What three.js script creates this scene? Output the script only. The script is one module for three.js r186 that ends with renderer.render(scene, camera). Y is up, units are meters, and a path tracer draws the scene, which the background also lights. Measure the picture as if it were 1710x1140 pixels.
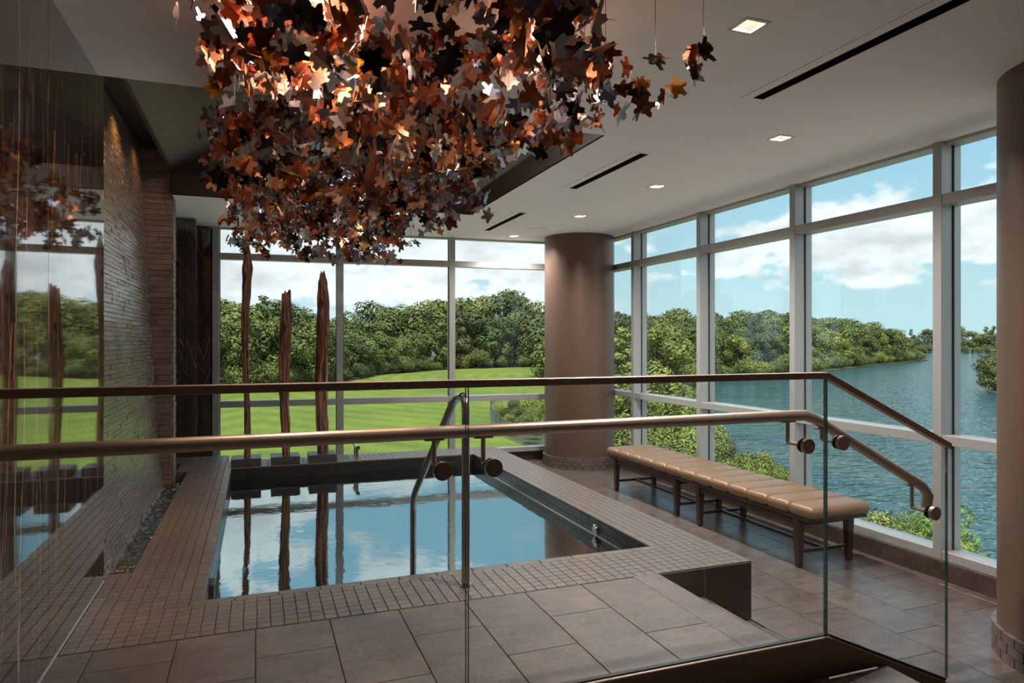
import * as THREE from 'three';
import { mergeGeometries, mergeVertices, toCreasedNormals } from 'three/addons/utils/BufferGeometryUtils.js';
import { RoundedBoxGeometry } from 'three/addons/geometries/RoundedBoxGeometry.js';
import { RectAreaLightUniformsLib } from 'three/addons/lights/RectAreaLightUniformsLib.js';

// ───────────────────────── camera, sky, sun, exposure ─────────────────────────
// x runs along the pool's front edge, -z into the room, y = 0 is the lower floor
const scene = new THREE.Scene();
const camera = new THREE.PerspectiveCamera(53.13, 1.5, 0.05, 3000);
camera.position.set(0, 1.57, 0);
camera.rotation.y = -20.4 * Math.PI / 180;
const renderer = new THREE.WebGLRenderer();
renderer.toneMapping = THREE.LinearToneMapping;
renderer.toneMappingExposure = 1.25;
renderer.shadowMap.enabled = true;
RectAreaLightUniformsLib.init();

function rng(seed) { let a = seed | 0; return () => { a = (a + 0x6d2b79f5) | 0; let t = Math.imul(a ^ (a >>> 15), 1 | a); t = (t + Math.imul(t ^ (t >>> 7), 61 | t)) ^ t; return ((t ^ (t >>> 14)) >>> 0) / 4294967296; }; }
const clamp = THREE.MathUtils.clamp, lerp = THREE.MathUtils.lerp, sstep = THREE.MathUtils.smoothstep;
const LAT = (() => { const r = rng(77), a = new Float32Array(65536); for (let i = 0; i < a.length; i++) a[i] = r(); return a; })();
// value noise on a lattice that repeats every px by py cells
function vnoise(x, y, px = 256, py = 256, s = 0) {
  const x0 = Math.floor(x), y0 = Math.floor(y); let fx = x - x0, fy = y - y0;
  fx = fx * fx * (3 - 2 * fx); fy = fy * fy * (3 - 2 * fy);
  const m = (v, p) => ((v % p) + p) % p, g = (i, j) => LAT[(m(i, px) * 131 + m(j, py) * 7919 + s * 1013) & 65535];
  return lerp(lerp(g(x0, y0), g(x0 + 1, y0), fx), lerp(g(x0, y0 + 1), g(x0 + 1, y0 + 1), fx), fy);
}
function fbm(x, y, o = 4, px = 256, py = 256, s = 0) { let v = 0, a = 0.5, n = 0; for (let i = 0; i < o; i++) { v += a * vnoise(x, y, px, py, s + i); n += a; x *= 2; y *= 2; px *= 2; py *= 2; a *= 0.5; } return v / n; }

const SKY_GAIN = .95;
function makeSky() {
  const W = 4096, H = 2048, data = new Float32Array(W * H * 4), R = rng(31);
  const hor = [0.56, 0.77, 0.82], mid = [0.35, 0.62, 0.81], zen = [0.24, 0.45, 0.69];
  const deg = Math.PI / 180;
  // cumulus banks all round the sky: azimuth (0 towards -z, growing to +x), elevation, half widths, weight; degrees
  const puffs = [[46.5, 8.4, 6.5, 2.2, 1.15], [50.5, 6.8, 5, 1.5, .8], [44, 6.6, 4, 1.2, .7], [55.5, 7.2, 3.5, 2.6, .95], [38.8, 6.1, 1.7, 1.0, .9], [48, 4.1, 6, .7, .45], [33, 5.6, 2.2, .5, .5], [31, 7.6, 1.6, .5, .45], [61, 11, 6, 2.5, .9],
    [6, 6.0, 14, 3.4, 1.0], [-6, 7.5, 12, 4, 1.1], [16, 8.2, 9, 2.2, 1.0], [-16, 5, 12, 3.5, 1.0], [3, 10.5, 14, 2.6, .9], [20, 3.5, 7, 1.6, .6], [-25, 9, 12, 4, .9], [-24, 17, 16, 5, 1.1], [-6, 16, 9, 3, .9], [12, 19, 8, 2.4, .6]];
  for (let i = 0; i < 60; i++) { const a = 75 + R() * 250; puffs.push([a > 180 ? a - 360 : a, 4 + R() * 12, 4 + R() * 8, 1.5 + R() * 3, .6 + R() * .5]); }
  for (let i = 0; i < 46; i++) puffs.push([R() * 360 - 180, 22 + R() * 40, 8 + R() * 14, 3 + R() * 6, .5 + R() * .5]);
  for (let row = 0; row < H; row++) {
    const el = ((row + 0.5) / H - 0.5) * 180, e = Math.max(el, 0);
    const near = puffs.filter((p) => Math.abs(el - p[1]) < p[3] * 2.2 + 2);
    for (let col = 0; col < W; col++) {
      const o = (row * W + col) * 4; data[o + 3] = 1;
      if (el < -0.2) { data[o] = .16; data[o + 1] = .2; data[o + 2] = .2; continue; }
      const th = ((col + 0.5) / W - 0.5) * 360, az = ((th + 90 + 540) % 360) - 180;
      const t1 = sstep(e, 0, 16), t2 = sstep(e, 12, 60);
      let c0 = lerp(lerp(hor[0], mid[0], t1), zen[0], t2), c1 = lerp(lerp(hor[1], mid[1], t1), zen[1], t2), c2 = lerp(lerp(hor[2], mid[2], t1), zen[2], t2);
      let d = 0, under = 0;
      const n = fbm(az * .34 + 61, e * .8 + 9, 5, 4096, 4096, 3), w = (fbm(az * .11 + 31, e * .3, 3, 4096, 4096, 9) - .5) * 5;
      for (const p of near) {
        let da = az + w - p[0]; da -= Math.round(da / 360) * 360; const dx = da / p[2], dy = (el + w * .25 - p[1]) / p[3];
        const q = dx * dx + dy * dy; if (q > 5) continue;
        const g = Math.exp(-q * 1.1) * p[4]; d += g; under += g * sstep(-dy, -.5, 1.3);
      }
      const fine = fbm(az * 1.1 + 7, e * 2.2 + 3, 5, 8192, 8192, 5);
      const cov = sstep(d * 1.25 + (n - .5) * 1.35 + (fine - .5) * .55, .3, .74) * sstep(e, .4, 3);
      if (cov > 0) {
        const sh = clamp(under / Math.max(d, .01), 0, 1), thick = sstep(d, .7, 2.0);
        const L = lerp(1.04, .60, clamp(sh * .30 + thick * .50 + (n - .5) * 1.5 - .08, 0, 1)) * (.9 + fine * .22);
        c0 = lerp(c0, L * .97, cov * .96); c1 = lerp(c1, L * .99, cov * .96); c2 = lerp(c2, L * 1.02, cov * .96);
      }
      data[o] = c0 * SKY_GAIN; data[o + 1] = c1 * SKY_GAIN; data[o + 2] = c2 * SKY_GAIN;
    }
  }
  const t = new THREE.DataTexture(data, W, H, THREE.RGBAFormat, THREE.FloatType);
  t.mapping = THREE.EquirectangularReflectionMapping; t.magFilter = THREE.LinearFilter; t.needsUpdate = true;
  return t;
}
scene.background = scene.environment = makeSky();

const sun = new THREE.DirectionalLight(new THREE.Color(1, 0.93, 0.80), 6.2);
sun.name = 'sun';
sun.position.set(-10, 170, 10); sun.target.position.set(40, 0, -60);
sun.castShadow = true; sun.shadow.radius = 1; sun.shadow.mapSize.set(4096, 4096);
Object.assign(sun.shadow.camera, { left: -220, right: 220, top: 220, bottom: -220, near: 1, far: 700 });
scene.add(sun, sun.target);
const LAMP = { color: new THREE.Color(1, 0.94, 0.88), down: 12 };

// ───────────────────────── helpers ─────────────────────────
const names = new Map();
function numbered(n) { const k = names.get(n) ?? 0; names.set(n, k + 1); return k ? `${n}_${String(k).padStart(3, '0')}` : n; }
function tag(o, label, category, group, kind) { if (label) o.userData.label = label; if (category) o.userData.category = category; if (group) o.userData.group = group; if (kind) o.userData.kind = kind; return o; }
function thing(name, label, category, p = [0, 0, 0], ry = 0, group, kind) { const g = new THREE.Group(); g.name = numbered(name); g.position.set(...p); g.rotation.y = ry; scene.add(g); return tag(g, label, category, group, kind); }
function part(parent, name, geo, mat) { const m = new THREE.Mesh(geo, mat); m.name = parent === scene ? numbered(name) : name; parent.add(m); return m; }
function metric(g, ox = 0, oy = 0) {   // uv in metres, by the way each face points
  if (g.index) g = g.toNonIndexed();
  const p = g.attributes.position, n = g.attributes.normal, uv = new Float32Array(p.count * 2);
  for (let i = 0; i < p.count; i++) {
    const ax = Math.abs(n.getX(i)), ay = Math.abs(n.getY(i)), az = Math.abs(n.getZ(i));
    const [u, v] = ay >= ax && ay >= az ? [p.getX(i), p.getZ(i)] : ax >= az ? [p.getZ(i), p.getY(i)] : [p.getX(i), p.getY(i)];
    uv[i * 2] = u + ox; uv[i * 2 + 1] = v + oy;
  }
  g.setAttribute('uv', new THREE.BufferAttribute(uv, 2)); return g;
}
const box = (x0, x1, y0, y1, z0, z1) => metric(new THREE.BoxGeometry(Math.abs(x1 - x0), Math.abs(y1 - y0), Math.abs(z1 - z0)).translate((x0 + x1) / 2, (y0 + y1) / 2, (z0 + z1) / 2));
const rbox = (x0, x1, y0, y1, z0, z1, r = .004) => metric(new RoundedBoxGeometry(Math.abs(x1 - x0), Math.abs(y1 - y0), Math.abs(z1 - z0), 2, r).translate((x0 + x1) / 2, (y0 + y1) / 2, (z0 + z1) / 2));
const clean = (g) => { const h = g.index ? g.toNonIndexed() : g; for (const k of Object.keys(h.attributes)) if (!['position', 'normal', 'uv'].includes(k)) h.deleteAttribute(k); return h; };
const join = (...gs) => mergeGeometries(gs.map(clean));
const V = (x, y, z) => new THREE.Vector3(x, y, z);
function tube(pts, r, seg = 12, closed = false, bend = .0) {
  const path = new THREE.CurvePath(); const q = pts.map((p) => V(...p));
  if (!bend) for (let i = 0; i + 1 < q.length; i++) path.add(new THREE.LineCurve3(q[i], q[i + 1]));
  else {
    let last = q[0];
    for (let i = 1; i + 1 < q.length; i++) {
      const a = q[i].clone().sub(q[i - 1]), b = q[i + 1].clone().sub(q[i]), k = Math.min(bend, a.length() * .48, b.length() * .48);
      const s = q[i].clone().addScaledVector(a.normalize(), -k), e = q[i].clone().addScaledVector(b.normalize(), k);
      path.add(new THREE.LineCurve3(last, s)); path.add(new THREE.QuadraticBezierCurve3(s, q[i], e)); last = e;
    }
    path.add(new THREE.LineCurve3(last, q[q.length - 1]));
  }
  const n = bend ? 64 : Math.max(2, q.length * 2);
  const g = [new THREE.TubeGeometry(path, n, r, seg, closed)];
  for (const [t, s] of [[0, -1], [1, 1]]) {
    const c = new THREE.CircleGeometry(r, seg), d = path.getTangentAt(t).multiplyScalar(s);
    c.applyQuaternion(new THREE.Quaternion().setFromUnitVectors(V(0, 0, 1), d)).translate(...path.getPointAt(t).toArray()); g.push(c);
  }
  return join(...g);
}
const cyl = (r0, r1, h, x = 0, y = 0, z = 0, seg = 24) => new THREE.CylinderGeometry(r1, r0, h, seg).translate(x, y + h / 2, z);
function tex(w, h, fn, srgb = true) {
  const d = new Uint8Array(w * h * 4);
  for (let y = 0; y < h; y++) for (let x = 0; x < w; x++) { const c = fn(x / w, y / h), o = (y * w + x) * 4; for (let k = 0; k < 3; k++) d[o + k] = clamp(Math.round((c[k] ?? c[0]) * 255), 0, 255); d[o + 3] = 255; }
  const t = new THREE.DataTexture(d, w, h); t.wrapS = t.wrapT = THREE.RepeatWrapping; t.magFilter = THREE.LinearFilter; t.minFilter = THREE.LinearMipmapLinearFilter; t.generateMipmaps = true;
  if (srgb) t.colorSpace = THREE.SRGBColorSpace; t.needsUpdate = true; return t;
}
function rep(t, sx, sy = sx) { const c = t.clone(); c.repeat.set(1 / sx, 1 / sy); c.needsUpdate = true; return c; }
const std = (o) => new THREE.MeshPhysicalMaterial(o);
const lin = (r, g, b) => new THREE.Color().setRGB(r, g, b);

// a tile or brick with chamfered upper edges, its top at y = sy
function tileGeo(sx, sy, sz, c, ox = 0, oy = 0) {
  const x = sx / 2, z = sz / 2, P = [], quad = (a, b, d, e) => P.push(...a, ...b, ...d, ...a, ...d, ...e);
  const lo = [[-x, 0, z], [x, 0, z], [x, 0, -z], [-x, 0, -z]], mi = lo.map(([a, , b]) => [a, sy - c, b]), hi = lo.map(([a, , b]) => [a - Math.sign(a) * c, sy, b - Math.sign(b) * c]);
  for (let i = 0; i < 4; i++) { const j = (i + 1) % 4; quad(lo[i], lo[j], mi[j], mi[i]); quad(mi[i], mi[j], hi[j], hi[i]); }
  quad(hi[0], hi[1], hi[2], hi[3]);
  const g = new THREE.BufferGeometry(); g.setAttribute('position', new THREE.Float32BufferAttribute(P, 3)); g.computeVertexNormals(); return metric(g, ox, oy);
}
// many alike pieces on one thing: up to `most` that show largest are meshes of their own, the rest one part
const camInv = (() => { camera.updateMatrixWorld(); camera.updateProjectionMatrix(); return camera.matrixWorld.clone().invert(); })();
function pieces(parent, name, list, mats, { most = 300, chamfer = .0015, seed = 1, restName } = {}) {
  const R = rng(seed), cache = new Map();
  parent.updateMatrixWorld(true);
  for (const b of list) {
    const p = V(...b.p).applyMatrix4(parent.matrixWorld).applyMatrix4(camInv), d = Math.max(-p.z, .1);
    b.in = -p.z > .3 && Math.abs(p.x / d) < .76 && Math.abs(p.y / d) < .51; b.size = Math.max(b.s[0], b.s[2]) / d * (b.in ? 1 : .001); b.v = Math.floor(R() * 5); b.m = Math.floor(R() * mats.length);
  }
  list.sort((a, b) => b.size - a.size);
  const geo = (b) => { const k = b.s.map((v) => v.toFixed(4)).join() + b.v; if (!cache.has(k)) cache.set(k, tileGeo(...b.s, chamfer, b.v * .37, b.v * .53)); return cache.get(k); };
  for (const b of list.slice(0, most)) { const m = part(parent, name, geo(b), mats[b.m]); m.position.set(...b.p); if (b.q) m.quaternion.copy(b.q); }
  const rest = list.slice(most);
  if (rest.length) {
    const gs = rest.map((b) => { const g = geo(b).clone(); if (b.q) g.applyQuaternion(b.q); return g.translate(...b.p); });
    const m = part(parent, restName ?? name + '_field', mergeGeometries(gs), mats[0]); m.userData.kind = 'stuff';
  }
}

// ───────────────────────── materials ─────────────────────────
const T_stone = tex(512, 512, (u, v) => {
  const a = fbm(u * 8, v * 8, 5, 8, 8), b = fbm(u * 64, v * 64, 3, 64, 64, 4), c = fbm(u * 5, v * 24, 4, 5, 24, 8);
  const k = .62 + .26 * a + .20 * (b - .5) + .14 * (c - .5); return [k, k * .955 + .012 * a, k * .92 + .02 * (1 - a)];
});
const T_stoneBump = tex(512, 512, (u, v) => [.45 * fbm(u * 20, v * 20, 4, 20, 20, 2) + .55 * fbm(u * 90, v * 90, 3, 90, 90, 6)], false);
const stoneMat = (r, g, b, rough, bump = .0012) => std({ color: lin(r, g, b), map: rep(T_stone, .9), bumpMap: rep(T_stoneBump, .6), bumpScale: bump, roughness: rough });
const M = {};
M.slab = [[.216, .177, .158], [.234, .192, .170], [.200, .166, .151], [.225, .180, .167]].map((c) => stoneMat(...c, .42));
M.floor = [[.209, .171, .154], [.229, .186, .166], [.193, .161, .148]].map((c) => stoneMat(...c, .30, .0008));
M.mosaic = [[.252, .210, .192], [.280, .228, .204], [.228, .192, .180], [.260, .204, .186]].map((c) => stoneMat(...c, .40, .0008));
M.edge = [[.264, .220, .200], [.240, .204, .188]].map((c) => stoneMat(...c, .38, .0006));
M.grout = std({ color: lin(.098, .082, .074), roughness: .9 });
M.poolTile = [[.045, .043, .044], [.060, .056, .056], [.036, .034, .036]].map((c) => std({ color: lin(...c), roughness: .22, map: rep(T_stone, .5) }));
M.poolGrout = std({ color: lin(.03, .028, .028), roughness: .8 });
M.cladding = [[.140, .102, .085], [.128, .093, .080]].map((c) => stoneMat(...c, .40, .0008));
M.strip = [[.33, .25, .225], [.37, .28, .25], [.30, .23, .21], [.35, .265, .235]].map((c) => stoneMat(...c, .5, .002));
M.wallTile = [[.34, .30, .28], [.39, .345, .32], [.30, .265, .25]].map((c) => std({ color: lin(...c), map: rep(T_stone, .5), bumpMap: rep(T_stoneBump, .5), bumpScale: .0025, roughness: .17, ior: 3.4 }));
M.ceiling = std({ color: lin(.83, .83, .83), roughness: .85, bumpMap: rep(T_stoneBump, .7), bumpScale: .0003 });
M.white = std({ color: lin(.72, .71, .69), roughness: .8 });
M.black = std({ color: lin(.008, .008, .008), roughness: .6 });
M.bronzePanel = std({ color: lin(.085, .062, .046), roughness: .42, metalness: .55, map: rep(tex(256, 256, (u, v) => [.7 + .3 * fbm(u * 6, v * 60, 3, 6, 60, 3)]), 1.2) });
M.alu = std({ color: lin(.44, .43, .42), roughness: .42, metalness: .35 });
M.column = std({ color: lin(.160, .098, .071), roughness: .40, metalness: .35 });
M.glass = std({ color: lin(.93, .97, .96), transmission: 1, thickness: 0, roughness: 0, ior: 1.42 });
M.railGlass = std({ color: lin(.965, .985, .98), transmission: 1, thickness: 0, roughness: 0, ior: 1.40 });
M.glassEdge = std({ color: lin(.30, .42, .40), roughness: .08, transmission: .75, thickness: 0 });
M.bronze = std({ color: lin(.46, .335, .27), roughness: .38, metalness: .75 });
M.steel = std({ color: lin(.50, .47, .44), roughness: .16, metalness: 1 });
M.brushed = std({ color: lin(.40, .29, .25), roughness: .28, metalness: 1, anisotropy: .6 });
M.fascia = std({ color: lin(.150, .090, .064), roughness: .38, metalness: .3 });
M.seal = std({ color: lin(.02, .02, .02), roughness: .5 });
const T_leather = tex(256, 256, (u, v) => [.55 * fbm(u * 40, v * 40, 3, 40, 40) + .45 * fbm(u * 8, v * 8, 3, 8, 8, 2)], false);
M.leather = std({ color: lin(.285, .168, .098), roughness: .42, metalness: .40, bumpMap: rep(T_leather, .25), bumpScale: .0012 });
const T_dark = tex(128, 512, (u, v) => { const k = .5 + .6 * fbm(u * 24, v * 4, 4, 24, 4); return [k, k * .92, k * .88]; });
M.darkWood = std({ color: lin(.085, .056, .045), map: rep(T_dark, .12, .6), roughness: .38 });
M.basalt = std({ color: lin(.105, .098, .100), map: rep(T_stone, .4), roughness: .42, bumpMap: rep(T_stoneBump, .3), bumpScale: .001 });
const T_drift = tex(256, 1024, (u, v) => {
  const w = (fbm(u * 4, v * 6, 3, 4, 6, 1) - .5) * .25, g = fbm((u + w) * 26, v * 5, 4, 26, 5, 3), f = fbm((u + w) * 80, v * 14, 2, 80, 14, 7), k = clamp(.25 + 1.0 * (g - .25) + .4 * (f - .5), .06, 1);
  return [.86 * k + .05, .62 * k + .03, .47 * k + .025];
});
M.drift = std({ color: lin(1, .88, .80), map: T_drift, roughness: .75, bumpMap: T_drift, bumpScale: .006 });
// dark polished stone with gold veins that run mostly upright
function veined(seed, veins, lean, w = 1024, h = 1024, ground = '#3a302d') {
  const c = document.createElement('canvas'); c.width = w; c.height = h; const x = c.getContext('2d'), R = rng(seed);
  x.fillStyle = ground; x.fillRect(0, 0, w, h);
  for (let i = 0; i < 900; i++) { x.globalAlpha = .10 + R() * .12; x.strokeStyle = ['#171213', '#42362f', '#372b2a', '#1d1819', '#4c3d33'][Math.floor(R() * 5)]; x.lineWidth = 2 + R() * 12; const px = R() * w, py = R() * h, l = 120 + R() * 420; x.beginPath(); x.moveTo(px, py); x.lineTo(px + lean * l + (R() - .5) * 24, py + l); x.stroke(); }
  for (let i = 0; i < veins; i++) {
    let px = R() * w * 1.3 - w * .15, py = -20, run = lean + (R() - .5) * .30; const strong = R() < .16, wide = .5 + R() * R() * 2.2;
    x.strokeStyle = strong ? '#f0a058' : ['#d8b48a', '#ead0aa', '#c49a78', '#b89c80'][Math.floor(R() * 4)]; x.globalAlpha = strong ? .95 : .35 + R() * .5;
    while (py < h + 20) { x.lineWidth = wide * ((strong ? 2.6 : 1.3) + R() * (strong ? 3 : 1.5)); x.beginPath(); x.moveTo(px, py); run = clamp(run + (R() - .5) * .16 + (lean - run) * .06, lean - .5, lean + .5); px += run * 14 + (R() - .5) * 3; py += 14; x.lineTo(px, py); x.stroke(); if (R() < .014) break; }
  }
  const t = new THREE.CanvasTexture(c); t.colorSpace = THREE.SRGBColorSpace; t.wrapS = t.wrapT = THREE.RepeatWrapping; return t;
}
M.veined = std({ map: rep(veined(5, 120, .05), 1.6, 2.4), roughness: .045, ior: 2.1, clearcoat: 1, clearcoatRoughness: .02, bumpMap: rep(tex(256, 256, (u, v) => [fbm(u * 4, v * 4, 3, 4, 4, 5)], false), 1.3), bumpScale: .0012 });
M.veinedChevron = [.42, -.42].map((l, i) => std({ map: rep(veined(11 + i, 16, l, 512, 1024, '#4a3c38'), .8, 1.6), roughness: .08, ior: 1.9 }));
const T_wave = tex(512, 512, (u, v) => [.6 * fbm(u * 5, v * 5, 4, 5, 5, 1) + .4 * fbm(u * 17, v * 17, 3, 17, 17, 6)], false);
M.poolWater = std({ color: lin(.72, .86, .88), transmission: 1, thickness: 0, roughness: 0, ior: 4.8, bumpMap: rep(T_wave, 1.6), bumpScale: .0016 });
M.troughWater = std({ color: lin(.6, .63, .62), transmission: 1, thickness: 0, roughness: .03, ior: 3.2, bumpMap: rep(T_wave, .30), bumpScale: .02 });
M.river = std({ color: lin(.022, .068, .082), roughness: .10, ior: 1.33, bumpMap: rep(tex(512, 512, (u, v) => [.5 * fbm(u * 9, v * 22, 4, 9, 22, 1) + .5 * fbm(u * 30, v * 60, 3, 30, 60, 6)], false), 22), bumpScale: .42 });
const T_lawn = tex(1024, 1024, (u, v) => {
  const dx = u * 160 - 20, dy = v * 160 - 40, r = Math.hypot(dx - 60, dy - 20), s = .5 + .5 * Math.sin(r * 2.1 + 2 * fbm(u * 12, v * 12, 2, 12, 12)), n = fbm(u * 30, v * 30, 4, 30, 30), f = vnoise(u * 500, v * 500, 500, 500, 4);
  const k = .82 + .10 * s + .20 * (n - .5) + .12 * (f - .5); return [.60 * k + .07 * (n - .5), .68 * k, .21 * k];
});
M.lawn = std({ color: lin(.46, .48, .34), map: rep(T_lawn, 160), roughness: .95 });
M.pave = stoneMat(.80, .79, .77, .8, .001);
M.earth = std({ color: lin(.055, .062, .028), roughness: 1 });
const lampGlow = (i) => std({ color: lin(.9, .85, .75), emissive: lin(1, .84, .66), emissiveIntensity: i, roughness: .6 });
M.glow = lampGlow(4.5);

// ───────────────────────── the setting: floors, walls, ceiling ─────────────────────────
const FL = 0, DECK = .325, CEIL = 2.90, NEAR = .17;
// lower floor: stone planks in running bond
{
  const f = thing('floor', 'lower floor of brown stone planks beside the windows', 'floor', [0, 0, 0], 0, null, 'structure');
  part(f, 'bed', box(-1.6, 4.55, -.30, -.010, -8.95, 2.7), M.grout);
  const L = []; const w = .305, l = .61, j = .004;
  for (let c = 0; c < 8; c++) for (let r = -1; r < 19; r++) {
    const x0 = 2.005 + c * w, z0 = -8.9 + r * l + (c % 2) * .305 + (c % 3) * .08; let x1 = Math.min(x0 + w, 4.25); if (x1 - x0 < .03) continue;
    const za = Math.max(z0, -8.55), zb = Math.min(z0 + l, 2.6); if (zb - za < .03) continue;
    if (x0 < 2.6 && ((za + zb) / 2 < -3.2 && (za + zb) / 2 > -7.66)) continue;
    L.push({ p: [(x0 + x1) / 2, -.010, (za + zb) / 2], s: [x1 - x0 - j, .010, zb - za - j] });
  }
  for (let c = 0; c < 4; c++) for (let r = 0; r < 2; r++) L.push({ p: [-.9 + .61 * c + .9, -.010, -7.9 - r * .31], s: [.606, .010, .306] });
  pieces(f, 'plank', L, M.floor, { seed: 3, chamfer: .001 });
}
// upper deck in front of the pool, the stair and the floor before the railing
{
  const d = thing('floor_deck', 'raised stone deck between the glass railing and the pool', 'floor', [0, 0, 0], 0, null, 'structure');
  part(d, 'bed', box(-.78, 1.985, 0, DECK - .012, -3.16, -2.215), M.grout);
  const L = [], cols = [-.75, -.62, -.315, -.01, .30, .612, .927, 1.24, 1.55, 1.862, 1.985], cut = [.31, .2, .45, .29, .65, .305, .61, .32, .62, .3];
  for (let c = 0; c < 10; c++) {
    let z = -3.157, k = cut[c];
    while (z < -2.22) { const e = Math.min(z + k, -2.215); L.push({ p: [(cols[c] + cols[c + 1]) / 2, DECK - .012, (z + e) / 2], s: [cols[c + 1] - cols[c] - .004, .012, e - z - .004] }); z = e; k = .61; }
  }
  pieces(d, 'stone_tile', L, M.slab, { seed: 9, chamfer: .0012 });
  const s = thing('stair', 'short stone stair down from the deck to the lower floor', 'stair', [0, 0, 0], 0, null, 'structure');
  part(s, 'riser', box(1.988, 2.0, .16, DECK - .004, -3.165, -2.27), M.cladding[0]);
  part(s, 'nosing', rbox(1.86, 2.012, DECK - .004, DECK + .001, -3.165, -2.27, .002), M.slab[3]);
  part(s, 'tread', rbox(2.0, 2.305, .135, .1625, -3.165, -2.27, .003), M.slab[1]);
  part(s, 'riser', box(2.0, 2.295, .0, .136, -3.165, -2.27), M.cladding[1]);
  const n = thing('floor_landing', 'stone landing in front of the glass railing', 'floor', [0, 0, 0], 0, null, 'structure');
  part(n, 'bed', box(-.78, 2.55, 0, NEAR - .01, -2.205, 2.6), M.grout);
  const Q = []; for (let c = 0; c < 11; c++) for (let r = 0; r < 9; r++) { const x0 = -.75 + c * .305, z0 = -2.2 + r * .61 - (c % 2) * .305, za = Math.max(z0, -2.2), zb = Math.min(z0 + .61, 2.58), x1 = Math.min(x0 + .305, 2.55); if (zb - za > .02 && x1 - x0 > .02) Q.push({ p: [(x0 + x1) / 2, NEAR - .01, (za + zb) / 2], s: [x1 - x0 - .004, .010, zb - za - .004] }); }
  pieces(n, 'stone_tile', Q, M.slab, { seed: 12 });
}
// walls that close the room
const struct = (name, geo, mat, label, category) => tag(part(scene, name, geo, mat), label, category, null, 'structure');
struct('wall_left', box(-1.62, -1.42, -.3, 3.6, -8.95, 2.7), M.white, 'plain wall behind the water wall and the veined stone', 'wall');
M.taupe = std({ color: lin(.50, .46, .43), roughness: .8 });
struct('wall_right', box(4.25, 4.48, -.3, 3.62, -1.93, 2.8), M.taupe, 'plain wall beyond the stair column', 'wall');
struct('wall_rear', box(-1.62, 4.25, -.3, 3.6, 2.6, 2.8), M.taupe, 'plain wall behind the landing', 'wall');
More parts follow.
